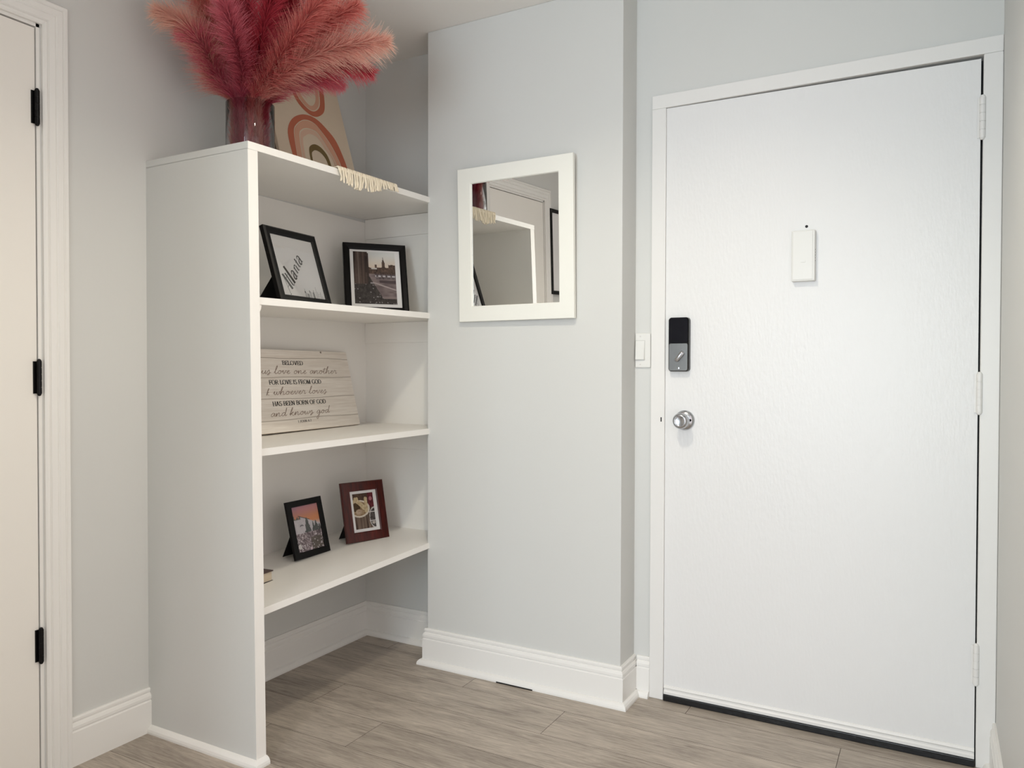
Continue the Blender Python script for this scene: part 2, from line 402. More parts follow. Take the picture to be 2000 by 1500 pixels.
# moulded casing, mitred at the top: profile runs from the opening outwards
CAS = [(0, 0), (0, .008), (.004, .011), (.010, .012), (.013, .009), (.016, .013), (.030, .015), (.034, .013), (.037, .016), (.050, .0165), (.053, .013), (.056, .0165), (.064, .0165), (.066, .014), (.066, 0)]
def casing(y_in0, y_in1, z_in, sgnx=1):
    bm = bmesh.new()
    pts = [(0, y_in1, 0), (0, y_in1, z_in), (0, y_in0, z_in), (0, y_in0, 0)]
    X = Vector((1, 0, 0)); fr_ = [(Vector((0, 1, 0)), X), (Vector((0, 1, 1)), X), (Vector((0, -1, 1)), X), (Vector((0, -1, 0)), X)]
    sweep3(bm, pts, fr_, CAS); return bm
mesh('door_casing', casing(DL0+.0, -.3145, 2.050), M_TRIM, d1)
def hinge(name, m, pos, axis_z, zlen, r, parent, leaf_dir=None, n_kn=5, tipr=.8):
    bm = bmesh.new(); x, y, z = pos; g = .0012; seg = zlen/n_kn
    for i in range(n_kn): cyl(bm, (x, y, z+i*seg+g/2), (x, y, z+(i+1)*seg-g/2), r, n=20)
    cyl(bm, (x, y, z-.001), (x, y, z+zlen+.001), r*.85, n=16)
    lathe(bm, (x, y, z+zlen), (0, 0, 1), [(r*tipr, 0), (r*tipr, .002), (r*.5, .005), (0, .006)], 16)
    lathe(bm, (x, y, z), (0, 0, -1), [(r*tipr, 0), (r*tipr, .002), (r*.5, .005), (0, .006)], 16)
    if leaf_dir:
        a, b_ = leaf_dir
        box(bm, (x+a[0], y+a[1], z+.001), (x+b_[0], y+b_[1], z+zlen-.001))
    o = mesh(name, bm, m, parent); smooth_by_angle(o); return o
for z0, z1 in ((1.779, 1.869), (1.053, 1.142), (.324, .413)):
    hinge('hinge', M_BLACKM, (.0065, -.3285, z0), 1, z1-z0, .0065, d1, ((-.0085, -.012), (-.0055, -.0005)))
bx('door_sill', (-T, DL0, 0), (.004, DL1, .010), mat('marble_sill', rgb(225, 222, 215), .3), d1, bev=.002)

# ------------------------------------------------------------ front door (door_2), leaf hung slightly out of true
d2 = empty('door_2', (0, 0, 0), kind='structure')
F = YD-.004     # face of the leaf
bm = bmesh.new()
hexa(bm, [(DX0-.0007, F, .040), (2.2315, F, .0400), (2.2315, F+.042, .040), (DX0-.0007, F+.042, .040),
          (DX0-.0007, F, 2.0030), (2.229, F, 1.9945), (2.229, F+.042, 1.9945), (DX0-.0007, F+.042, 2.0030)])
o = mesh('door_leaf', bm, M_DOOR, d2)
bm = bmesh.new(); sweep(bm, [(2.2315, F+.001), (DX0+.001, F+.001)][::-1], [(0, .0225), (.008, .0225), (.008, .031), (.0045, .035), (.0045, .040), (.008, .044), (.004, .051), (0, .052)])
mesh('door_sweep', bm, M_CASE, d2, label='white painted strip along the foot of the door')
# flat casing with jambs
bm = bmesh.new(); cy0, cy1 = YD-.011, YD+.0
box(bm, (1.2748, cy0, 0), (DX0-.0012, cy1, DZ+.0045), bev=.0025); box(bm, (DX1+.0015, cy0, 0), (XR-.0005, cy1, DZ+.0045), bev=.0025)
box(bm, (1.2748, cy0, DZ+.0045), (XR-.0005, cy1, 2.0502), bev=.0025)
mesh('door_casing', bm, M_CASE, d2)
bm = bmesh.new()
box(bm, (DX0-.012, cy1, 0), (DX0-.0012, YD+T, DZ+.02)); box(bm, (DX1+.0015, cy1, 0), (DX1+.008, YD+T, DZ+.02)); box(bm, (DX0-.0012, cy1, DZ+.0045), (DX1+.0015, YD+T, DZ+.02))
mesh('door_frame', bm, M_CASE, d2)
bx('gap_shade_backer', (DX0-.012, YD+.045, 0), (DX1+.008, YD+T, DZ+.02), M_GAP, d2)  # dark slab filling the opening, colours the gaps round the leaf as shade
bm = bmesh.new(); box(bm, (DX0, YD-.015, .0003), (DX1-.001, YD+.045, .0215), bev=.002)
mesh('threshold', bm, M_RUBBER, d2, label='black rubber and metal threshold')
for z0, z1 in ((1.772, 1.886), (1.003, 1.113), (.237, .347)):
    hinge('hinge', M_CASE, (2.2335, F-.007, z0), 1, z1-z0, .0078, d2, ((-.012, .003), (.014, .0055)))
# knob
kn = empty('door_knob', (1.392, F, .955), parent=d2); kn['label'] = 'satin chrome round knob'
bm = bmesh.new(); lathe(bm, (0, 0, 0), (0, -1, 0), [(0, 0), (.0335, 0), (.0335, .003), (.032, .006), (.027, .010), (.020, .013), (.014, .014), (.0, .014)], 48)
o = mesh('rosette', bm, M_CHROME, kn, smooth=True)
bm = bmesh.new(); lathe(bm, (0, 0, 0), (0, -1, 0), [(.011, .012), (.011, .026), (.016, .030), (.0235, .036), (.0265, .043), (.0265, .050), (.024, .056), (.0185, .060), (.0165, .0605), (.0155, .058), (.0145, .0575), (0, .0575)], 48)
o = mesh('knob', bm, M_CHROME, kn, smooth=True)
bm = bmesh.new(); cyl(bm, (.021, -.0085, .001), (.021, -.013, .001), .0045, n=14); mesh('lock_pin', bm, M_BLACKM, kn)
bm = bmesh.new(); box(bm, (DX0-.0145, YD-.0118, .948), (DX0-.0105, YD-.010, .963)); mesh('strike_plate', bm, M_GAP, d2)
# electronic deadbolt, inside cover
lk = empty('electronic_deadbolt', (1.375, F, 1.208), parent=d2); lk['label'] = 'black and brushed steel electronic deadbolt'
lw, lh, ld = .0345, .0885, .022
def round_slab(bm, hw, zlo, zhi, y0, y1, r, n=8, mi=0, top_r=None, bev=.003, arch=0):
    """rounded-corner slab in xz, from y0 (front) to y1 (back)"""
    pts = []
    for cx_, cz_, a0 in ((hw-r, zhi-r, 0), (-hw+r, zhi-r, PI/2), (-hw+r, zlo+r, PI), (hw-r, zlo+r, 3*PI/2)):
        for k in range(n+1):
            a = a0+PI/2*k/n; pts.append((cx_+r*math.cos(a), cz_+r*math.sin(a)))
    def dz(x, z):
        q = (1-(x/hw)**2)*arch
        return z+q if z > (zlo+zhi)/2 else z-q
    pts = [(x, dz(x, z)) for x, z in pts]
    cxm, czm = 0, (zlo+zhi)/2
    rings = []
    for sc, y in ((1, y1), (1, y0+bev), (None, y0)):
        rings.append([bm.verts.new((x if sc else x*(1-bev/hw), y, z if sc else czm+(z-czm)*(1-bev/(zhi-zlo)*2))) for x, z in pts])
    for A, B in zip(rings, rings[1:]):
        for i in range(len(pts)): bm.faces.new((A[i], A[(i+1) % len(pts)], B[(i+1) % len(pts)], B[i])).material_index = mi
    bm.faces.new(rings[0]).material_index = mi; bm.faces.new(rings[-1][::-1]).material_index = mi
bm = bmesh.new(); round_slab(bm, lw, -lh, lh, -ld, 0, .009, arch=.003); mesh('housing', bm, M_BLACKM, lk)
bm = bmesh.new(); round_slab(bm, lw-.0025, .0055, lh-.001, -ld-.0012, -ld+.004, .007, bev=.001, arch=.001); mesh('battery_cover', bm, M_GLOSSB, lk)
bm = bmesh.new(); round_slab(bm, lw-.0025, -lh+.001, .0035, -ld-.0012, -ld+.004, .006, bev=.001, arch=.001); mesh('face_plate', bm, M_STEEL, lk)
bm = bmesh.new(); round_slab(bm, .0065, -.021, .021, -.016, 0, .0062, bev=.004)
for v in bm.verts:
    v.co.x *= (1+.35*(-v.co.y/.016))*(.75+.25*math.cos(v.co.z/.021*1.3))
o = mesh('thumb_turn', bm, M_CHROME, lk); o.location = (.006, -ld-.001, -.040); o.rotation_euler = (0, math.radians(40), 0); smooth_by_angle(o, .9)
bm = bmesh.new(); lathe(bm, (0, -ld-.001, -.079), (0, -1, 0), [(.0045, 0), (.0042, .0012), (.0015, .0016), (.0012, .0004), (0, .0004)], 16); mesh('screw', bm, M_CHROME, lk)
# peephole
bm = bmesh.new(); lathe(bm, (0, 0, 0), (0, -1, 0), [(.0044, 0), (.0042, .0012), (.003, .0016), (0, .001)], 20); o = mesh('peephole', bm, M_GAP, d2); o.location = (1.7715, F, 1.5675)

# door chime box below the peephole
ch = empty('door_chime', (1.765, F, 1.475), 'white plastic chime box screwed to the front door below the peephole', 'door chime')
bm = bmesh.new(); box(bm, (-.034, -.022, -.078), (.034, 0, .078), bev=.0025); mesh('chime_body', bm, M_PLASTIC, ch)
bm = bmesh.new(); box(bm, (-.030, -.0236, -.0735), (.028, -.0215, .074), bev=.0009); mesh('chime_cover', bm, M_PLASTIC, ch)
bm = bmesh.new(); box(bm, (-.0065, -.0247, -.021), (.0075, -.0235, -.0155), bev=.0004); mesh('push_button', bm, M_PLASTIC, ch)
for k in range(5):
    bm = bmesh.new(); cyl(bm, (.0342, -.011, .018-k*.0085), (.0334, -.011, .018-k*.0085), .0018, n=10); mesh('speaker_hole', bm, M_GAP, ch)

# light switch
sw = empty('light_switch', (1.2455, YD, 1.190), 'white rocker light switch between the pillar and the front door casing', 'light switch')
bm = bmesh.new(); box(bm, (-.0285, -.006, -.059), (.0265, 0, .059), bev=.003); mesh('switch_plate', bm, M_PLASTIC, sw)
bm = bmesh.new()
hexa(bm, [(-.026, -.0125, -.031), (.005, -.0125, -.031), (.005, -.005, -.031), (-.026, -.005, -.031), (-.026, -.007, .032), (.005, -.007, .032), (.005, -.005, .032), (-.026, -.005, .032)])
mesh('rocker', bm, M_PLASTIC, sw)
bm = bmesh.new(); frame_mesh(bm, .035, .068, .0012, .001, prof=[(0, -.0063), (.0010, -.0063), (.0010, -.0055), (0, -.0055)], z0=-.0335)
for v in bm.verts: v.co.x -= .0105
mesh('rocker_surround', bm, mat('switch_shadow_gap', rgb(190, 188, 182), .6), sw)
for z in (.048, -.048):
    bm = bmesh.new(); cyl(bm, (-.010, -.0068, z), (-.010, -.0055, z), .0026, n=12); mesh('screw', bm, mat('painted_screw', rgb(214, 212, 206), .4), sw)

# ------------------------------------------------------------ wall mirror on the pillar
MN = Vector((-.011, -1, -.0274)).normalized()
mw = Matrix.Identity(4)
ey = -MN; ex = Vector((1, 0, 0)); ex = (ex-ey*ex.dot(ey)).normalized(); ez = ex.cross(ey)
R = Matrix(((ex.x, ey.x, ez.x, .8213), (ex.y, ey.y, ez.y, YP-.0225), (ex.z, ey.z, ez.z, 1.2981), (0, 0, 0, 1)))
mir = empty('wall_mirror', mw=R, label='rectangular mirror in a wide flat cream-white frame hanging on the pillar', cat='mirror')
mwid, mhei = .4647, .5540
bm = bmesh.new(); frame_mesh(bm, mwid, mhei, .058, .016, prof=[(0, .015), (0, .0015), (.0015, 0), (.0535, 0), (.0555, .0015), (.0565, .008), (.0565, .015)])
mesh('mirror_frame', bm, M_FRAMEW, mir)
bm = bmesh.new(); box(bm, (-mwid/2+.05, .0075, .05), (mwid/2-.05, .0095, mhei-.05)); mesh('mirror_glass', bm, M_MIRROR, mir)

# ------------------------------------------------------------ built-in bookcase
bc = empty('bookcase', (0, 0, 0), 'built-in bookcase with grey side panel and white shelves set in the niche', 'bookcase')
HS = 1.7595; TH = .021
HSH = [(HS, HS+.0164), (1.3264, 1.3384), (.8937, .8990), (.4340, .4633)]   # shelf tops at the left and right ends
bm = bmesh.new()     # side panel: leaning front edge, grey outer face, white edge, inner face whitened for bounce
v = hexa(bm, [(0, 0, 0), (DSB, .0018, 0), (DSB, YI+.0018, 0), (0, YI, 0), (0, 0, HS-TH), (DS, 0, HS-TH), (DS, YI, HS-TH), (0, YI, HS-TH)])
bm.faces.ensure_lookup_table()
bmesh.ops.recalc_face_normals(bm, faces=bm.faces[:])
for f_ in bm.faces:
    if f_.normal.x > .9 or f_.normal.y > .9: f_.material_index = 1
mesh('side_panel', bm, [M_WALL, M_SHELF_LIFT], bc, recalc=False)
def shelf(i, y0, top=False):
    zl, zr = HSH[i]; y1 = YN; xf = DS+.001; bm = bmesh.new()
    s = (zr-zl)/(YP-YI); z0 = zl+(y0-YI)*s; z1 = zl+(y1-YI)*s
    hexa(bm, [(0, y0, z0-TH), (xf, y0, z0-TH), (xf, y1 if False else YP, zr-TH), (0, YP, zr-TH), (0, y0, z0), (xf, y0, z0), (xf, YP, zr), (0, YP, zr)])
    hexa(bm, [(0, YP, zr-TH), (XPL, YP, zr-TH), (XPL, y1, z1-TH), (0, y1, z1-TH), (0, YP, zr), (XPL, YP, zr), (XPL, y1, z1), (0, y1, z1)])
    bmesh.ops.recalc_face_normals(bm, faces=bm.faces[:])
    if top:
        for f_ in bm.faces:
            if f_.normal.y < -.9: f_.material_index = 1
    return mesh('shelf', bm, [M_SHELF_LIFT, M_WALL], bc, recalc=False)
shelf(0, 0, True)
for i in (1, 2, 3): shelf(i, YI)
for i in (1, 2, 3):      # quarter-round cleats on the panel, flat cleats on the end wall
    z = HSH[i][0]-TH; bm = bmesh.new(); r = .017
    prof = [(0, 0)]+[(r*math.cos(a)*.62, -r*1.15*math.sin(a)-.002) for a in [PI/2*k/6 for k in range(7)]]
    sweep3(bm, [(.006, YI, z), (DS+.003-.001*i, YI, z)], [(Vector((0, 1, 0)), Vector((0, 0, 1)))]*2, prof)
    mesh('cleat', bm, M_SHELF_LIFT, bc)
for i in (0, 1, 2):
    z = HSH[i][1]-TH; bm = bmesh.new(); box(bm, (.001, YN-.006, z-.082), (XPL-.001, YN, z+.002), bev=.001); mesh('cleat', bm, M_SHELF_LIFT, bc)
bm = bmesh.new()   # shoe moulding at the foot of the panel, turning round its front edge
sweep(bm, [(.014, 0), (DSB, .0018), (DSB, YI+.002)], [(0, 0), (.016, 0), (.016, .006), (.014, .013), (.009, .019), (.003, .022), (0, .022)])
mesh('shoe_moulding', bm, M_TRIM, bc)

# ------------------------------------------------------------ picture contents
def hsh(i, j, s=0):
    n = (i*374761393+j*668265263+s*1442695041) & 0xffffffff; n = ((n ^ (n >> 13))*1274126177) & 0xffffffff
    return ((n ^ (n >> 16)) & 0xffff)/65535
def vn(x, y, s=0):
    i, j = math.floor(x), math.floor(y); a, b_ = x-i, y-j; a = a*a*(3-2*a); b_ = b_*b_*(3-2*b_)
    return (hsh(i, j, s)*(1-a)+hsh(i+1, j, s)*a)*(1-b_)+(hsh(i, j+1, s)*(1-a)+hsh(i+1, j+1, s)*a)*b_
def mixc(a, b_, t): t = max(0, min(1, t)); return tuple(p+(q-p)*t for p, q in zip(a, b_))
def street(u, v):
    n = vn(u*45, v*45)*.6+vn(u*20, v*20, 3)*.4
    sky = mixc((222, 222, 216), (226, 196, 168), (v-.05)/.28)
    sl = .27+.05*vn(u*14, 0, 5)
    if abs(u-.71) < .035*max(0, min(1, (v-.12)/.08)): sl = .13
    if abs(u-.71) < .006: sl = .10
    if .5 < u < .55: sl = .24
    if u > .83: sl = .25-.02*vn(u*30, 1)
    be = .31+.05*vn(0, v*20, 6)-max(0, v-.07)*.0
    if v < .10 and u < .33+.03*(v < .07): c = mixc((60, 45, 38), (88, 66, 54), vn(u*30, v*3))
    if u < .36-.15*max(0, v-.45) and v < .62:
        c = mixc((52, 38, 34), (112, 86, 74), vn(u*26, v*2.5, 2)*.8+.2*n)
        if .10 < u < .13: c = (120, 100, 88)
        if u > .28+.05*(v < .09)+.03*(v > .4): c = mixc(c, (40, 30, 28), .4)
        return c if (u < .33 or v > .02) else sky
    if v < sl: return sky
    if v < .42:
        c = mixc((58, 44, 40), (128, 92, 72), n)
        if .42 < u < .55 and .30 < v < .33: c = (205, 195, 185)
        return c
    if v < .52 and u > .5:
        c = mixc((60, 48, 50), (150, 130, 130), n)
        cx_, cz_ = (u*9) % 1, (v-.42)/.10
        if .3 < cz_ < .6 and .2 < cx_ < .8: c = (196, 188, 190)
        return c
    edge = .40+(v-.52)*.75
    if u > edge and v < .9:
        c = mixc((104, 84, 84), (150, 128, 124), vn(u*8, v*30, 8))
        if .54 < v < .60 and u > .6: c = mixc(c, (66, 50, 54), .7)
        if abs(v-.60-(u-.5)*.25) < .012: c = (176, 156, 150)
        return c
    c = mixc((44, 38, 36), (84, 74, 70), n)
    if hsh(int(u*46), int(v*52), 9) > .965: c = (150, 140, 138)
    if abs(v-.60) < .015 and .38 < u < .5: c = (150, 140, 140)
    return c
def sunset(u, v):
    n = vn(u*40, v*55)*.6+vn(u*16, v*20, 4)*.4
    sky = mixc((168, 120, 140), (222, 138, 88), v/.33+.25*(u-.5)); sky = mixc(sky, (206, 128, 128), .6*max(0, 1-abs(v-.12)*9)*(u > .2))
    if v > .36: sky = mixc(sky, (214, 200, 205), (v-.36)*9)
    ridge = .24+.30*abs(u-.22)**1.1+.012*vn(u*30, 0, 3)
    if u < .25: ridge = .20+.10*vn(u*28, 0, 2)
    c = sky
    if v > ridge and v < .62: c = mixc((188, 184, 190), (222, 216, 218), n)
    if u < .28 and ridge < v < .31: c = mixc((70, 74, 66), (120, 116, 108), n)
    if abs(v-(.245+(u-.25)*.28)) < .008 and .2 < u < .62: c = (70, 62, 60)
    for cx_, top, bot, w_ in ((.50, .30, .64, .14), (.72, .40, .62, .07), (.83, .39, .62, .09), (.95, .47, .62, .08)):
        if top < v < bot and abs(u-cx_) < w_*(.15+.85*(v-top)/(bot-top))*(.7+.6*vn(u*10, v*40, 7)): c = mixc((50, 58, 54), (104, 106, 104), n)
    if .22 < u < .36 and abs(v-.43-abs(u-.29)*.25) < .012: c = (90, 88, 92)
    if v > .60:
        c = mixc((60, 48, 52), (206, 190, 192), n**1.6*1.2)
        if v > .72 and u > .55: c = mixc((62, 60, 52), (118, 106, 98), n)
        if hsh(int(u*34), int(v*46), 5) > .90-.1*(u < .3): c = (214, 204, 206)
    if (u-.1)**2+((v-.86)*1.2)**2 < .004: c = (224, 220, 216)
    if (u-.5)**2+((v-.95)*1.3)**2 < .002: c = (226, 206, 214)
    return c
def supper(u, v):
    n = vn(u*30, v*40)*.6+vn(u*14, v*20, 4)*.4
    c = mixc((58, 44, 36), (104, 82, 66), n)
    if u > .72 and v < .42: c = mixc((70, 28, 34), (120, 52, 58), n)
    if (u-.86)**2+((v-.17)*1.3)**2 < .006: c = (176, 112, 118)
    if v > .55: c = mixc((58, 44, 38), (150, 130, 114), vn(u*34, v*2, 6))
    r = math.hypot((u-.28)/.50, (v-.43)/.245)
    if r < 1 and v > .15: c = mixc((206, 194, 178), (226, 216, 202), n)
    if r < .82: c = mixc((120, 92, 66), (186, 164, 130), n)
    if math.hypot((u-.12)/.2, (v-.38)/.13) < 1: c = mixc((58, 44, 30), (96, 76, 52), n)
    for a, b_, ww in (((.12, .16), (.52, .42), .085), ((.62, .16), (.60, .50), .075), ((.02, .22), (.2, .14), .06)):
        dx, dy = b_[0]-a[0], b_[1]-a[1]; t = max(0, min(1, ((u-a[0])*dx+(v-a[1])*dy)/(dx*dx+dy*dy)))
        if math.hypot(u-a[0]-dx*t, (v-a[1]-dy*t)*1.3) < ww: c = mixc((168, 144, 108), (228, 212, 176), n)
    if math.hypot((u-.24)/.16, (v-.52)/.08) < 1: c = mixc((150, 124, 100), (206, 184, 160), n)
    g = math.hypot((u-.98)/.26, (v-.72)/.30)
    if g < 1 and u > .7: c = mixc((54, 48, 46), (112, 104, 102), n)
    if abs(g-.95) < .06 and u > .68: c = (204, 198, 194)
    if u > .7 and (abs(v-.55) < .012 or abs(v-.80) < .015): c = (214, 208, 204)
    if math.hypot((u-.9)/.08, (v-.86)/.04) < 1: c = (190, 180, 172)
    return c

# ------------------------------------------------------------ standing photo frames
def easel(parent, mwm, zshelf, m, s0, t_h, foot, wt, wb, y_back):
    """strut from a hinge on the frame back down to the shelf; foot = distance behind, all in frame coordinates"""
    inv = mwm.inverted(); bm = bmesh.new(); P = []
    for s, t, wd in ((s0, t_h, wt), (s0, None, wb)):
        for sg in (-1, 1):
            if t is not None: P.append(Vector((s+sg*wd/2, y_back, t)))
            else:
                # point on the shelf behind the frame
                base = mwm @ Vector((s+sg*wd/2, 0, 0)); n3 = mwm.to_3x3() @ Vector((0, 1, 0)); n3.z = 0; n3.normalize()
                q = base+n3*foot; q.z = zshelf+.0005; P.append(inv @ q)
    up_, dn = P[:2], P[2:]; th = Vector((0, .003, 0))
    hexa(bm, [dn[0]-th*0, dn[1], dn[1]+th, dn[0]+th, up_[0], up_[1], up_[1]+th, up_[0]+th])
    mesh('easel_back', bm, m, parent)
def photo_frame(name, label, x, y, z, phi, tilt, w_, h_, bw, dep, m, cat='picture frame', group=None, prof=None):
    mwm = lean_matrix(x, y, z+dep*math.sin(tilt)+.0004, phi, tilt)
    o = empty(name, mw=mwm, label=label, cat=cat, group=group)
    bm = bmesh.new(); frame_mesh(bm, w_, h_, bw, dep, prof); mesh('frame', bm, m, o)
    bm = bmesh.new(); box(bm, (-w_/2+bw*.6, dep*.62, bw*.6), (w_/2-bw*.6, dep*.98, h_-bw*.6)); mesh('backing_board', bm, M_FELT, o)
    return o, mwm
def slab(parent, name, x0, x1, z0, z1, y0, y1, m, label=None):
    bm = bmesh.new(); box(bm, (x0, y0, z0), (x1, y1, z1)); return mesh(name, bm, m, parent, label=label)
SH2 = 1.3325
# 1 city-name print
fr, mwm = photo_frame('picture_frame', 'black frame with a white diagonal Atlanta lettering print, nearest the side panel', .3193, .3656, SH2-.001, -.0603, .307, .2500, .2600, .0265, .019, M_BLACK,
                      prof=[(0, .019), (0, .004), (.006, 0), (.020, .001), (.0255, .005), (.0260, .019)])
slab(fr, 'print', -.1025, .1025, .022, .238, .007, .009, M_MAT)
def atl(p): return Vector((p[0]*1.05-.001, .0066, p[1]*.935-.006))
bm = bmesh.new()
# letters run up a diagonal; axis of the word and its slanted stems measured on the print
O0 = Vector((-.0505, .0590)); AX = Vector((.0380, .0560)).normalized()*1.0; ST = Vector((-.0370, .0370)).normalized()
# every glyph in word coordinates (a along the word, s along the stem)
AX = Vector((.0869, .1249)).normalized(); ST = Vector((-.0340, .0560)).normalized()
def wp(a, s): q = O0+AX*a+ST*s; return (q.x, q.y)
def stem(a0, s0, a1, s1, hw): stroke(bm, [wp(a0, s0), wp((a0+a1)/2, (s0+s1)/2), wp(a1, s1)], lambda d, t: hw, atl)
def hairl(P, n=5, hw=.0005, thick=0):
    Q = catmull([Vector((*wp(a, s), 0)) for a, s in P], n)
    stroke(bm, [(q.x, q.y) for q in Q], lambda d, t: hw*1.5+thick*1.5*math.sin(PI*t), atl)
stem(.000, .000, .000, .060, .0045)       # A, heavy leg
hairl([(.000, .060), (-.012, .030), (-.024, .002)], hw=.0005)
hairl([(-.018, .020), (-.001, .020)], 2, .0006)
stem(-.027, -.001, -.021, -.001, .0012)
stem(.014, .003, .014, .052, .0031)       # t
hairl([(.005, .040), (.022, .040)], 2, .0007); hairl([(.014, .004), (.018, -.001), (.023, .003)], hw=.0006)
stem(.030, -.001, .030, .066, .0045)       # l
def lower_a(a, sc=1):
    hairl([(a-.002, .022*sc), (a+.004, .029*sc), (a+.012, .026*sc), (a+.012, .018*sc)], hw=.0006, thick=.0008)
    stem(a+.013, .024*sc, a+.013, .001, .0029)
    hairl([(a+.012, .018*sc), (a+.001, .013*sc), (a-.001, .004), (a+.006, -.001), (a+.013, .006)], hw=.0006, thick=.0014)
    hairl([(a+.013, .002), (a+.017, -.002), (a+.019, .002)], 3, .0006)
lower_a(.046)
stem(.076, .001, .076, .025, .0026); stem(.090, .001, .090, .020, .0026); hairl([(.076, .017), (.081, .026), (.088, .025), (.090, .018)], hw=.0006, thick=.0006)
hairl([(.071, .022), (.076, .026)], 2, .0005); hairl([(.090, .003), (.094, -.001), (.096, .002)], 3, .0005)
stem(.106, .003, .106, .036, .0028); hairl([(.099, .024), (.113, .024)], 2, .0006); hairl([(.106, .004), (.110, -.001), (.114, .003)], 3, .0006)
lower_a(.121)
mesh('lettering', bm, M_WARMINK, fr, recalc=False, label='dark diagonal lettering reading Atlanta')
bm = bmesh.new()
# small skyline in the corner: outlines and filled towers
def rect(x0, z0, x1, z1, m=0):
    vs = [bm.verts.new(atl(p)) for p in ((x0, z0), (x1, z0), (x1, z1), (x0, z1))]; bm.faces.new(vs)
for x0, x1, z1 in ((.004, .0052, .066), (.0085, .010, .052), (.026, .0268, .062), (.0585, .0593, .078), (.064, .0648, .060), (.0775, .0785, .060), (.083, .0838, .045)): rect(x0, .026, x1, z1)
rect(.0028, .050, .0070, .057)
for k in range(7): rect(.0125+(k % 2)*.002, .0265+k*.0033, .0205+(k % 3)*.0012, .0285+k*.0033)
for k in range(8): rect(.040, .0265+k*.0038, .0505-k*.0004, .0291+k*.0038)
rect(.0445, .056, .0462, .064)
for k in range(3): rect(.024, .054+k*.003, .033-k*.002, .0555+k*.003)
for k in range(4): rect(.066, .030+k*.007, .076, .0306+k*.007); rect(.053, .029+k*.009, .058, .0295+k*.009)
for k in range(3): rect(.0275+k*.003, .0265, .0282+k*.003, .054)
mesh('skyline_drawing', bm, M_WARMINK, fr, recalc=False)
slab(fr, 'glazing', -.1025, .1025, .022, .238, .0052, .0056, glass_mat('picture_glass', (1, 1, 1)))
easel(fr, mwm, SH2, M_FELT, -.02, .16, .15, .06, .13, .019)

# 2 street photograph
fr, mwm = photo_frame('picture_frame', 'black frame with a city street photograph, on the second shelf beside the pillar', .239, .822, SH2+.004, .723, .301, .247, .293, .027, .020, M_BLACK,
                      prof=[(0, .020), (0, .003), (.005, 0), (.019, .0035), (.0255, .0075), (.0262, .020)])
slab(fr, 'mat_board', -.100, .100, .024, .270, .0095, .0105, M_MAT)
painted('photograph', -.085, .079, .039, .259, .0092, 82, 110, lambda u, v: mixc(street(u, v), (sum(street(u, v))/3*.98,)*3, .35), fr)
easel(fr, mwm, SH2+.004, M_FELT, 0, .17, .11, .05, .08, .020)
# 3 small black frame
SH4 = lambda y: .4340+(y-YI)*(.0293/(YP-YI))
fr, mwm = photo_frame('picture_frame', 'small black frame with an orange sunset photograph, on the bottom shelf', .178, .537, SH4(.537)-.001, -.016, .242, .177, .206, .0225, .012, M_BLACK)
painted('photograph', -.066, .066, .018, .190, .006, 66, 86, lambda u, v: mixc(sunset(u, v), (150, 142, 144), .22), fr)
easel(fr, mwm, SH4(.537), M_FELT, -.030, .125, .088, .048, .068, .012)
# 4 mahogany frame
fr, mwm = photo_frame('picture_frame', 'dark red wooden frame with a matted food photograph, on the bottom shelf', .215, .797, SH4(.797)-.001, .33, .239, .189, .230, .0365, .012, M_MAHOG,
                      prof=[(0, .012), (0, .003), (.003, 0), (.032, .0), (.0362, .002), (.0362, .012)])
slab(fr, 'mat_board', -.0575, .0635, .031, .2005, .0052, .0065, M_MAT)
painted('photograph', -.0475, .043, .0472, .1835, .0049, 60, 88, supper, fr)
easel(fr, mwm, SH4(.797), M_FELT, -.040, .12, .105, .045, .062, .012)

# ------------------------------------------------------------ wooden sign with verse
SG = lean_matrix(.113, .567, .8985+.0035, -.088, .238)
sg = empty('wooden_sign', mw=SG, label='pale whitewashed plank sign with a printed love verse, leaning on the middle shelf', cat='sign')
def plank_col(u, v):
    t = .3*(1-v); seams = (.270, .197, .119, .043)
    row = sum(1 for s in seams if t < s)
    g = vn(u*7+row*13, t*420, row)*.5+vn(u*22+row*7, t*900, row+9)*.3+vn(u*3, t*160+row*5, 3)*.2
    c = mixc((222, 211, 198), (246, 239, 229), g*1.25)
    d = min(abs(t-s-.0018*math.sin(u*9+s*50)) for s in seams)
    if d < .0016: c = mixc(c, (158, 146, 132), .75*(1-d/.0016)+.2)
    if math.hypot((u-.755)*.668, (t-.296)) < .004: c = (110, 98, 86)
    return c
bm = bmesh.new(); box(bm, (-.334, .0003, 0), (.334, .014, .3), bev=.001); mesh('board', bm, mat('whitewashed_wood', rgb(222, 208, 190), .7, var=.06, vscale=12, stretch=(1, 1, 20)), sg)
painted('plank_print', -.3335, .3335, .0005, .2995, -.0003, 220, 190, plank_col, sg)
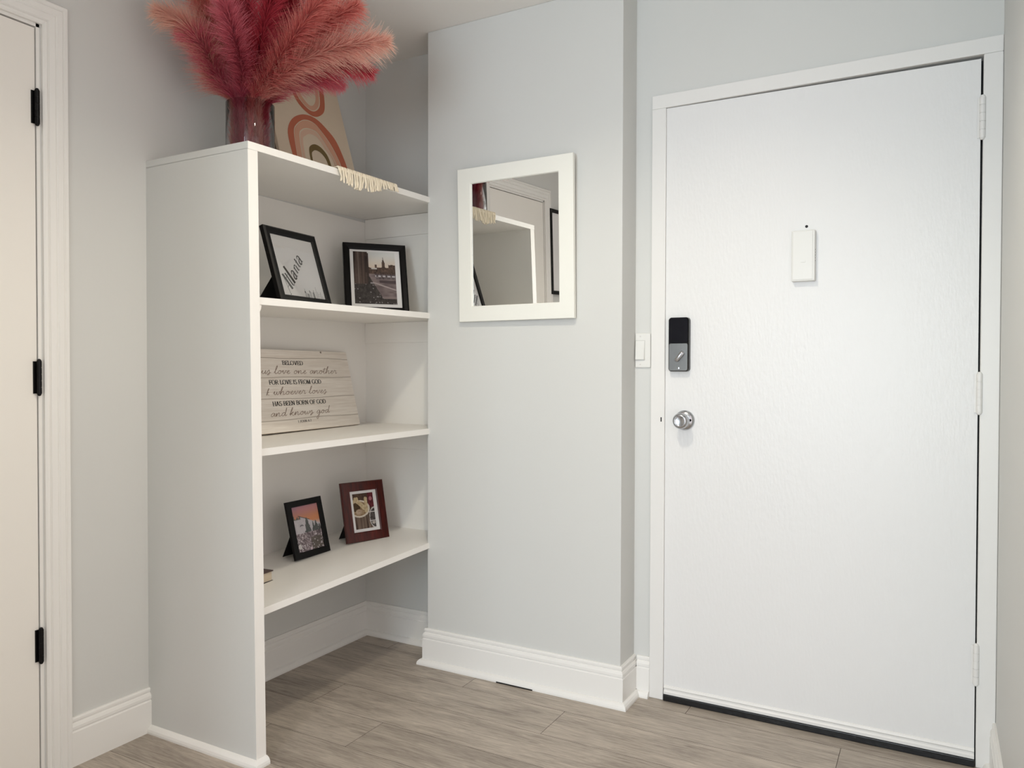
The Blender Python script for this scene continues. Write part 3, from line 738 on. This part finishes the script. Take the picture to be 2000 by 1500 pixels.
# serif capitals: strokes on a unit cap height (T thick, N thin)
def serif_glyphs():
    def arc(cx_, cy_, rx, ry, a0, a1, n=10): return [(cx_+rx*math.cos(math.radians(a0+(a1-a0)*k/n)), cy_+ry*math.sin(math.radians(a0+(a1-a0)*k/n))) for k in range(n+1)]
    G = {}
    V = lambda x: [(x, 0), (x, .5), (x, 1)]
    ser = lambda x, y, w_=.12: [(x-w_, y), (x, y), (x+w_, y)]
    G['B'] = (.68, [V(.14), ser(.14, .02), ser(.14, .98), [(.14, .98), (.35, .98)]+arc(.35, .76, .2, .22, 90, -90)+[(.14, .53)], [(.14, .53), (.38, .53)]+arc(.38, .275, .24, .255, 90, -90)+[(.14, .02)]])
    G['E'] = (.64, [V(.14), ser(.14, .02), [(.14, .98), (.55, .98)], [(.55, .98), (.55, .82)], [(.14, .52), (.42, .52)], [(.42, .62), (.42, .42)], [(.14, .02), (.58, .02)], [(.58, .02), (.58, .2)]])
    G['F'] = (.60, [V(.14), ser(.14, .02), [(.14, .98), (.54, .98)], [(.54, .98), (.54, .82)], [(.14, .5), (.4, .5)], [(.4, .6), (.4, .4)]])
    G['L'] = (.60, [V(.14), ser(.14, .98), [(.02, .02), (.56, .02)], [(.56, .02), (.56, .24)]])
    G['O'] = (.86, [arc(.42, .5, .35, .5, 0, 360, 26)])
    G['V'] = (.76, [[(.1, 1), (.24, .5), (.38, 0)], [(.38, 0), (.52, .5), (.66, 1)], ser(.1, .98), ser(.66, .98)])
    G['D'] = (.82, [V(.14), ser(.14, .02), [(.14, .98), (.35, .98)]+arc(.35, .5, .38, .48, 90, -90, 16)+[(.14, .02)]])
    G['R'] = (.74, [V(.14), ser(.14, .02), ser(.14, .98), [(.14, .98), (.35, .98)]+arc(.35, .74, .22, .24, 90, -90)+[(.14, .5)], [(.34, .5), (.5, .25), (.66, .02)], ser(.66, .02, .08)])
    G['I'] = (.36, [V(.16), ser(.16, .02), ser(.16, .98)])
    G['S'] = (.60, [arc(.30, .75, .2, .24, 20, 270, 14)+arc(.30, .25, .23, .26, 90, -170, 14)[1:]])
    G['M'] = (.98, [[(.14, 0), (.15, .5), (.16, 1)], [(.16, 1), (.32, .5), (.46, 0)], [(.46, 0), (.62, .5), (.76, 1)], [(.78, 1), (.79, .5), (.80, 0)], ser(.14, .02, .09), ser(.8, .02)])
    G['G'] = (.82, [arc(.42, .5, .34, .5, 40, 330, 22), [(.68, .42), (.68, .1)], ser(.66, .44)])
    G['H'] = (.82, [V(.14), V(.64), [(.14, .52), (.64, .52)], ser(.14, .02), ser(.14, .98), ser(.64, .02), ser(.64, .98)])
    G['A'] = (.74, [[(.08, 0), (.22, .5), (.36, 1)], [(.36, 1), (.5, .5), (.64, 0)], [(.18, .34), (.54, .34)], ser(.08, .02, .09), ser(.64, .02, .09)])
    G['N'] = (.82, [[(.14, 0), (.14, .5), (.14, 1)], [(.12, 1), (.38, .5), (.64, 0)], [(.64, 0), (.64, .5), (.64, 1)], ser(.14, .02, .09), ser(.64, .98, .09)])
    G['J'] = (.46, [[(.28, 1), (.28, .5), (.28, .1), (.18, -.1), (.04, -.08)], ser(.28, .98)])
    G['1'] = (.46, [V(.2), ser(.2, .02), [(.2, 1), (.08, .86)]])
    G['4'] = (.6, [V(.4), [(.4, 1), (.06, .3), (.54, .3)]])
    G['7'] = (.55, [[(.06, .98), (.5, .98)], [(.5, .98), (.34, .5), (.24, 0)]])
    G[':'] = (.3, [[(.12, .06), (.12, .18)], [(.12, .5), (.12, .62)]])
    G[' '] = (.34, [])
    return G
SGG = serif_glyphs()
def serif_line(bm, txt, x0, x1, zb, cap, to3):
    W = sum(SGG[c][0] for c in txt); k = (x1-x0)/W; x = x0
    for c in txt:
        for st_ in SGG[c][1]:
            P = [(x+a*k, zb+b_*cap) for a, b_ in st_]
            # heavy where the pen travels upright, thin where it travels sideways
            stroke(bm, P, lambda d, t: cap*(.038+.085*abs(d.y)**1.5), to3)
        x += SGG[c][0]*k
# cursive: x-height 1, stroke lists; joined by trailing exit strokes
SC = {
 'a': (1.25, [[(.9, .85), (.5, 1), (.15, .5), (.3, .02), (.65, .2), (.95, .95), (.9, .3), (1.05, .05), (1.35, .35)]]),
 'b': (1.0, [[(0, .3), (.4, 1.5), (.35, 2.2), (.15, 1.4), (.1, .2), (.5, 0), (.8, .6), (.45, .95), (.2, .5)]]),
 'd': (1.25, [[(.9, .85), (.5, 1), (.15, .5), (.3, .02), (.65, .2), (1.0, 1.2), (1.1, 2.3), (.95, 1), (.92, .2), (1.1, .05), (1.35, .35)]]),
 'e': (.95, [[(-.05, .3), (.4, .5), (.65, .8), (.5, 1), (.25, .75), (.25, .2), (.5, 0), (.95, .35)]]),
 'g': (1.2, [[(.9, .85), (.5, 1), (.15, .5), (.3, .02), (.65, .2), (.9, .95), (.8, -.6), (.5, -1.6), (.25, -1.2), (.7, -.3), (1.3, .4)]]),
 'h': (1.3, [[(-.05, .3), (.4, 1.5), (.5, 2.3), (.3, 1.9), (.15, .9), (.1, 0), (.35, .7), (.7, 1), (.8, .6), (.75, .15), (.95, 0), (1.35, .35)]]),
 'k': (1.2, [[(-.05, .3), (.4, 1.5), (.5, 2.3), (.3, 1.9), (.15, .9), (.1, 0), (.3, .6), (.75, 1), (.6, .6), (.3, .5), (.7, .1), (.95, 0), (1.25, .35)]]),
 'l': (.75, [[(-.05, .3), (.4, 1.4), (.55, 2.3), (.35, 2.1), (.2, 1.0), (.2, .2), (.4, 0), (.8, .35)]]),
 'n': (1.3, [[(-.05, .3), (.15, .95), (.12, 0), (.4, .75), (.7, 1), (.78, .6), (.75, .15), (.95, 0), (1.35, .35)]]),
 'o': (1.15, [[(.55, .98), (.2, .7), (.2, .2), (.5, 0), (.85, .4), (.75, .9), (.5, .95), (.7, .7), (1.2, .8)]]),
 'r': (.95, [[(-.05, .3), (.25, 1.1), (.4, .95), (.65, .95), (.6, .3), (.75, 0), (1.0, .35)]]),
 's': (.9, [[(-.05, .3), (.4, 1.1), (.55, .5), (.5, -.2), (.15, -.3), (.3, 0), (.95, .4)]]),
 't': (.8, [[(-.05, .3), (.3, 1.2), (.35, 1.8), (.22, .6), (.35, 0), (.8, .35)], [(-.1, 1.35), (.35, 1.45), (.9, 1.5)]]),
 'u': (1.25, [[(-.05, .3), (.2, 1), (.15, .3), (.4, 0), (.75, .4), (.9, 1), (.85, .25), (1.0, 0), (1.3, .35)]]),
 'v': (1.05, [[(-.05, .4), (.2, 1), (.3, .4), (.45, 0), (.75, .6), (.8, .95), (1.1, .8)]]),
 'w': (1.5, [[(-.05, .3), (.2, 1), (.2, .3), (.4, 0), (.7, .5), (.75, .9), (.78, .3), (1.0, 0), (1.25, .6), (1.3, .95), (1.6, .8)]]),
 '&': (1.0, [[(.3, -.1), (.5, 1.2), (.65, 1.9), (.5, 1.6), (.35, .6), (.3, .1)], [(.75, .8), (.4, .45), (.45, .2), (.9, 0)]]),
 ' ': (.85, [])}
def script_line(bm, txt, x0, x1, zb, xh, to3, hw=.00105):
    W = sum(SC[c][0] for c in txt); k = (x1-x0)/W; x = x0
    for c in txt:
        for st_ in SC[c][1]:
            Q = catmull([Vector((x+a*k+b_*xh*.45, zb+b_*xh, 0)) for a, b_ in st_], 5)
            stroke(bm, [(q.x, q.y) for q in Q], lambda d, t: hw*(.75+.5*abs(d.y)), to3)
        x += SC[c][0]*k
onsign = lambda p: Vector((p[0], -.0007, p[1]))
for txt, x0, x1, zb, cap in (('BELOVED', -.0635, .0520, .2433, .0155), ('FOR LOVE IS FROM GOD', -.1505, .1375, .1715, .0160), ('HAS BEEN BORN OF GOD', -.1530, .1420, .0942, .0160), ('1 JOHN 4:7', -.0385, .0360, .0288, .0085)):
    bm = bmesh.new(); serif_line(bm, txt, x0, x1, zb, cap, onsign)
    mesh('capital_lettering', bm, M_INK, sg, recalc=False, label='dark grey serif capitals')
for txt, x0, x1, zb in (('let us love one another', -.252, .244, .2105), ('& whoever loves', -.181, .158, .1340), ('and knows god', -.176, .150, .0570)):
    bm = bmesh.new(); script_line(bm, txt, x0, x1, zb, .0125, onsign)
    mesh('script_lettering', bm, M_BROWNINK, sg, recalc=False, label='thin tan cursive writing')

# ------------------------------------------------------------ book
bk = empty('book', (.262, .262, SH4(.16)+.001), 'thick closed book with dark brown cover, half hidden behind the side panel', 'book')
bk.rotation_euler = (0, 0, math.radians(4))
bm = bmesh.new(); box(bm, (-.150, -.205, .003), (-.004, -.004, .032)); mesh('page_block', bm, M_PAGE, bk)
bm = bmesh.new(); box(bm, (-.155, -.21, .032), (0, 0, .0355), bev=.001); mesh('front_cover', bm, M_COVER, bk)
bm = bmesh.new(); box(bm, (-.155, -.21, 0), (0, 0, .003), bev=.001); mesh('back_cover', bm, mat('black_book_cover', rgb(26, 22, 22), .4), bk)
bm = bmesh.new(); box(bm, (-.157, -.21, .001), (-.1535, 0, .0345), bev=.001); mesh('spine', bm, M_COVER, bk)

# ------------------------------------------------------------ rainbow picture leaning on the wall above
AR = lean_matrix(.150, .640, HS+.0117+.004, 0, .29)
ar = empty('rainbow_picture', mw=AR, label='cream canvas print of terracotta arches leaning on the wall on top of the bookcase', cat='picture')
bm = bmesh.new(); box(bm, (-.205, 0, 0), (.198, .014, .505), bev=.002); mesh('canvas', bm, mat('cream_canvas', rgb(228, 210, 186), .8, var=.04, vscale=9, bump=.2, bscale=400), ar)
yo = -.640
def band(outer, inner, m, nm, k=.0006):
    A = catmull([Vector((a+yo, 0, t)) for a, t in outer], 8); B = catmull([Vector((a+yo, 0, t)) for a, t in inner], 8)
    n = 40; bm = bmesh.new(); pr = None
    def at(L, t): q = t*(len(L)-1); i = min(int(q), len(L)-2); return L[i].lerp(L[i+1], q-i)
    for i in range(n+1):
        p, q = at(A, i/n), at(B, i/n); cur = (bm.verts.new((p.x, -k, p.z)), bm.verts.new((q.x, -k, q.z)))
        if pr: bm.faces.new((pr[0], cur[0], cur[1], pr[1]))
        pr = cur
    mesh(nm, bm, m, ar, recalc=False)
TERRA = mat('terracotta_wash', rgb(196, 112, 84), .85, var=.12, vscale=25); PEACH = mat('peach_wash', rgb(222, 170, 142), .85, var=.06, vscale=25)
BEIGE = mat('beige_wash', rgb(226, 190, 165), .85, var=.05, vscale=25); OLIVE = mat('olive_wash', rgb(120, 100, 60), .85, var=.15, vscale=25)
band([(.497, .100), (.497, .201), (.536, .266), (.602, .305), (.667, .310), (.718, .284), (.763, .240), (.789, .156), (.793, .10)],
     [(.518, .100), (.529, .21), (.555, .252), (.603, .284), (.652, .287), (.687, .262), (.727, .215), (.755, .151), (.760, .10)], TERRA, 'arch_band')
band([(.520, .100), (.531, .208), (.557, .250), (.603, .281), (.652, .284), (.685, .260), (.724, .213), (.751, .151), (.756, .10)],
     [(.542, .100), (.555, .206), (.575, .236), (.608, .252), (.652, .253), (.675, .235), (.700, .200), (.728, .151), (.733, .10)], PEACH, 'arch_band')
band([(.546, .100), (.559, .203), (.579, .233), (.610, .248), (.650, .249), (.671, .232), (.696, .198), (.724, .151), (.729, .10)],
     [(.560, .100), (.570, .193), (.590, .216), (.615, .230), (.645, .230), (.664, .218), (.684, .190), (.714, .151), (.718, .10)], BEIGE, 'arch_band')
band([(.586, .100), (.590, .155), (.602, .178), (.631, .193), (.662, .188), (.688, .164), (.697, .13), (.698, .10)],
     [(.598, .100), (.601, .145), (.612, .160), (.628, .168), (.652, .165), (.672, .148), (.680, .125), (.682, .10)], OLIVE, 'arch_band')
band([(.560, .44), (.575, .375), (.600, .338), (.645, .316), (.688, .323), (.733, .360), (.753, .425), (.755, .46)],
     [(.582, .44), (.594, .385), (.615, .355), (.648, .337), (.680, .343), (.712, .374), (.727, .425), (.730, .46)], TERRA, 'arch_band')
band([(.586, .44), (.597, .388), (.618, .358), (.649, .341), (.678, .347), (.708, .377), (.722, .425), (.725, .46)],
     [(.606, .44), (.614, .400), (.630, .374), (.652, .359), (.674, .365), (.694, .390), (.704, .425), (.707, .46)], PEACH, 'arch_band')

# ------------------------------------------------------------ woven runner with fringe over the shelf edge
ru = empty('fringed_runner', (0, 0, 0), 'small cream cotton runner with tassels hanging over the top shelf edge', 'table runner')
ztop = lambda y: HS+(y-YI)*(.0164/(YP-YI))
bm = bmesh.new(); Y0, Y1 = .362, .668
ny = 24; rows = [(.19, .003), (.30, .003), (.42, .0035), (.440, .0045), (.4465, .001), (.448, -.006)]
R_ = [[bm.verts.new((x+.0008*math.sin(j*1.9), Y0+(Y1-Y0)*j/ny, ztop(Y0+(Y1-Y0)*j/ny)+z+.001*math.sin(j*1.3)*(1 if i > 1 else .3))) for j in range(ny+1)] for i, (x, z) in enumerate(rows)]
for A, B in zip(R_, R_[1:]):
    for j in range(ny): bm.faces.new((A[j], A[j+1], B[j+1], B[j]))
o = mesh('cloth', bm, M_CORD, ru, smooth=True); sm = o.modifiers.new('t', 'SOLIDIFY'); sm.thickness = .0022; sm.offset = 1
random.seed(11); n = 44
for k in range(n):
    y = Y0+.003+(Y1-Y0-.006)*k/(n-1)+random.uniform(-.002, .002); u = k/(n-1)
    Lh = (.020+.030*math.sin(PI*min(1, u*1.1+.12))**.6)*random.uniform(.82, 1.1); dy = random.uniform(-.006, .006)+.006*(u < .3)
    z = ztop(y); x = .4485+random.uniform(0, .004)
    P = [(.441, y, z+.0065), (.4475, y, z+.0045), (x, y+dy*.3, z-Lh*.35), (x+random.uniform(-.001, .003), y+dy*.8+random.uniform(-.002, .002), z-Lh*.7), (x+random.uniform(-.002, .003), y+dy+random.uniform(-.003, .003), z-Lh)]
    bm = bmesh.new(); tube(bm, catmull([Vector(p) for p in P], 4), .0024, 6, r_end=.0031); mesh('tassel', bm, M_CORD, ru, smooth=True)

# ------------------------------------------------------------ glass vase and pampas
VC = Vector((.2246, .2066, HS+.0055)); VR = .0742; VH = .190
va = empty('glass_vase', VC, 'clear cylindrical glass vase on the corner of the bookcase top', 'vase')
bm = bmesh.new(); t_ = .0028
lathe(bm, (0, 0, 0), (0, 0, 1), [(0, 0), (VR-.003, 0), (VR, .003), (VR, VH-.001), (VR-.001, VH), (VR-t_+.001, VH), (VR-t_, VH-.001), (VR-t_, .011), (VR-t_-.003, .008), (0, .008)], 72)
o = mesh('glass', bm, M_GLASS, va); smooth_by_angle(o, .8)
PL = {
'A': [(-.030,-.042), (.169,.12,2.016), (.194,.06,2.079), (.181,0,2.14), (.125,-.05,2.168)],
'B': [(-.030,-.010), (.184,.16,2.074), (.17,.12,2.157), (.17,.08,2.216), (.172,.04,2.281)],
'C': [(-.008,-.050), (.195,.11,2.017), (.207,.06,2.067), (.204,.03,2.102), (.168,0,2.125)],
'D': [(-.008,.012), (.213,.22,2.099), (.207,.22,2.20), (.198,.21,2.27), (.195,.2,2.31)],
'E': [(.022,.010), (.302,.2,2.085), (.357,.21,2.185), (.419,.2,2.274), (.444,.2,2.32)],
'F': [(.040,.015), (.367,.2,2.053), (.461,.22,2.125), (.547,.24,2.17), (.612,.26,2.2)],
'G': [(.052,-.010), (.405,.2,2.032), (.504,.24,2.078), (.601,.28,2.096), (.674,.32,2.105)],
'H': [(.045,.032), (.339,.24,2.001), (.375,.29,2.03), (.412,.34,2.045), (.429,.4,2.042)],
'I': [(-.040,.030), (.135,.255,2.10), (.11,.26,2.19), (.09,.26,2.26), (.08,.26,2.30)],
'J': [(.042,-.030), (.366,.17,2.034), (.458,.16,2.103), (.543,.16,2.174), (.607,.16,2.225)],
'K': [(.015,-.048), (.284,.12,2.027), (.326,.06,2.075), (.346,.02,2.126), (.356,-.02,2.185)],
'L': [(.050,.020), (.359,.24,2.04), (.42,.29,2.07), (.488,.34,2.079), (.566,.38,2.054)],
'M': [(-.010,.050), (.255,.27,2.10), (.27,.30,2.19), (.275,.31,2.26), (.26,.32,2.31)],
'N': [(.030,-.020), (.316,.15,2.055), (.381,.12,2.14), (.427,.1,2.211), (.46,.08,2.255)],
'O': [(.020,.038), (.306,.26,2.11), (.36,.29,2.19), (.41,.31,2.26), (.44,.32,2.30)],
'Q': [(-.048,-.012), (.150,.17,2.040), (.132,.15,2.085), (.116,.13,2.12), (.100,.12,2.155)]}
# fibre colours: (root, tip)
CR = ((150, 24, 52), (236, 104, 118)); CO = ((190, 56, 78), (250, 176, 162)); PE = ((205, 92, 96), (255, 220, 200)); RO = ((168, 44, 76), (244, 150, 162)); BU = ((100, 12, 34), (184, 52, 74))
INFO = {
'A': (PE, .075, 'peach pampas plume arching farthest left out of the vase', 0), 'B': (CO, .072, 'coral pampas plume rising steeply left of centre', 0),
'C': (RO, .062, 'dusty rose pampas plume low on the left side of the vase', 0), 'D': (CR, .075, 'crimson pampas plume standing upright at the centre of the bunch', 0),
'E': (CR, .078, 'crimson pampas plume leaning right just beside the upright one', 0), 'F': (CO, .080, 'broad coral pampas plume spreading to the upper right', 0),
'G': (PE, .078, 'long peach pampas plume reaching farthest right', 0), 'H': (RO, .045, 'thin pink pampas plume in front of the rainbow picture', 0),
'I': (BU, .068, 'dark burgundy pampas plume at the back left near the wall', 0), 'J': (CO, .070, 'coral pampas plume leaning right above the longest plume', 0),
'K': (RO, .062, 'rose pink pampas plume leaning towards the viewer', 0), 'L': (CR, .066, 'deep pink pampas plume drooping low on the right', 0),
'M': (BU, .066, 'dark burgundy pampas plume at the back near the ceiling', 0), 'N': (CR, .066, 'crimson pampas plume at the front leaning slightly right', 0),
'O': (CO, .070, 'coral pampas plume at the back leaning right under the ceiling', 0), 'Q': (RO, .055, 'short rose pampas plume close to the wall on the left', 0)}
M_STEM = mat('dyed_stem', rgb(120, 44, 46), .7, var=.2, vscale=40)
def pampas(key, seed):
    (c0, c1), Lh, label, _ = INFO[key]; rnd = random.Random(seed)
    Lh *= 1.22
    q0 = PL[key][0]; off = Vector((q0[0], q0[1], 0)); pts = [Vector((VC.x+off.x, VC.y+off.y, VC.z+VH-.004))]+[Vector(p) for p in PL[key][1:]]
    foot = Vector((VC.x+off.x*.9+rnd.uniform(-.008, .008), VC.y+off.y*.9+rnd.uniform(-.008, .008), VC.z+.011))
    root = empty('pampas_stem', foot, label, 'pampas grass', 'dyed pampas plumes in the glass vase')
    full = catmull([foot]+pts, 10); rel = [p-foot for p in full]
    bm = bmesh.new(); tube(bm, rel, .0014, 6, r_end=.0006); mesh('stem', bm, M_STEM, root, smooth=True)
    # plume: fine fibres branching forward off the stem
    ax = full[1:]; n = len(ax); vs = []; cs = []; fs = []
    K0, K1 = rgb(*c0), rgb(*c1); count = 7000
    for h in range(count):
        t = rnd.random()**.95 if h > 1300 else rnd.random()*.22; q = t*(n-1.001); i = int(q); p = ax[i].lerp(ax[i+1], q-i); d = (ax[min(i+2, n-1)]-ax[max(i-1, 0)]).normalized()
        inv_ = p.z < VC.z+VH+.004
        o1 = d.orthogonal().normalized(); o2 = d.cross(o1); th = rnd.uniform(0, 2*PI); rad = o1*math.cos(th)+o2*math.sin(th)
        te = max(0, (t-.12)/.88); env = (.35+.65*math.sin(PI*min(1, (te*.80+.14)))**.7)
        ln = Lh*env*rnd.uniform(.35, 1.2)*(1-.35*max(0, te-.75)/.25)
        spread = rnd.uniform(.30, .80)
        if inv_: spread *= .32; ln *= .75
        v0 = d*(1-spread*.5)+rad*spread; cur = rad*rnd.uniform(.0, .6)+Vector((0, 0, -1))*rnd.uniform(.05, .45)+d*rnd.uniform(-.1, .3)
        wv = v0.cross(Vector((rnd.uniform(-1, 1), rnd.uniform(-1, 1), rnd.uniform(-1, 1)))).normalized()
        mixv = rnd.uniform(-.15, .15)+.50*t-.1; base = len(vs); sg_ = 4; ok = True; tmp = []
        for k in range(sg_+1):
            s = k/sg_; pos = p+v0*(ln*s)+cur*(ln*s*s*.45); 
            if pos.x < .006 or pos.z > H-.006: ok = False; break
            if pos.z < VC.z+VH+.006:      # inside the vase: keep within the glass
                dx, dy = pos.x-VC.x, pos.y-VC.y; dr = math.hypot(dx, dy); lim = VR-.006
                if pos.z < VC.z+.012: ok = False; break
                if dr > lim and pos.z < VC.z+VH-.002 and math.hypot(p.x-VC.x, p.y-VC.y) < lim: pos.x = VC.x+dx/dr*lim; pos.y = VC.y+dy/dr*lim
            wd = .00075*(1-.75*s); tmp.append((pos-wv*wd, pos+wv*wd, min(1, max(0, s*.65+mixv))))
        if not ok: continue
        for A, B, s in tmp:
            c = tuple(K0[m_]+(K1[m_]-K0[m_])*s for m_ in range(3))
            vs += [tuple(A-foot), tuple(B-foot)]; cs += [*c, 1, *c, 1]
        for k in range(sg_): b_ = base+2*k; fs.append((b_, b_+1, b_+3, b_+2))
    me = bpy.data.meshes.new('plume'); me.from_pydata(vs, [], fs); at = me.color_attributes.new('Col', 'FLOAT_COLOR', 'POINT'); at.data.foreach_set('color', cs); me.materials.append(M_PLUME)
    link('plume', me, root)
for s, key in enumerate(PL): pampas(key, 100+s)

# ------------------------------------------------------------ framed picture on the left wall, seen in the mirror
pf = empty('wall_picture', (.0, -1.19, 1.49), 'large thin black frame with blank pale print on the left wall, seen in the mirror', 'wall picture')
pf.rotation_euler = (0, 0, PI/2)
bm = bmesh.new(); frame_mesh(bm, .40, .52, .022, .022); mesh('frame', bm, M_BLACK, pf)
slab(pf, 'print', -.182, .182, .018, .502, .008, .012, M_MAT)
for o in pf.children: o.location.y = -.023

# ------------------------------------------------------------ ceiling downlights (one over the nook, one added behind for ambient light)
for i, (x, y) in enumerate(((1.35, -.25), (1.65, -3.0))):
    dl = empty('ceiling_light', (x, y, H), ('round white recessed downlight in the hallway ceiling near the front door', 'round white recessed downlight added unseen in the room behind for ambient light')[i], 'ceiling light', 'recessed ceiling downlights')
    bm = bmesh.new(); lathe(bm, (0, 0, 0), (0, 0, -1), [(.052, .0), (.085, 0), (.085, .003), (.080, .006), (.056, .006), (.052, .002)], 40); mesh('trim_ring', bm, M_TRIM, dl, smooth=True)
    bm = bmesh.new(); cyl(bm, (0, 0, 0), (0, 0, -.001), .051, n=32)
    m = bpy.data.materials.get('lamp_diffuser') or bpy.data.materials.new('lamp_diffuser'); m.use_nodes = True
    b = m.node_tree.nodes['Principled BSDF']; b.inputs['Emission Color'].default_value = (1, .93, .82, 1); b.inputs['Emission Strength'].default_value = 45
    mesh('diffuser', bm, m, dl)
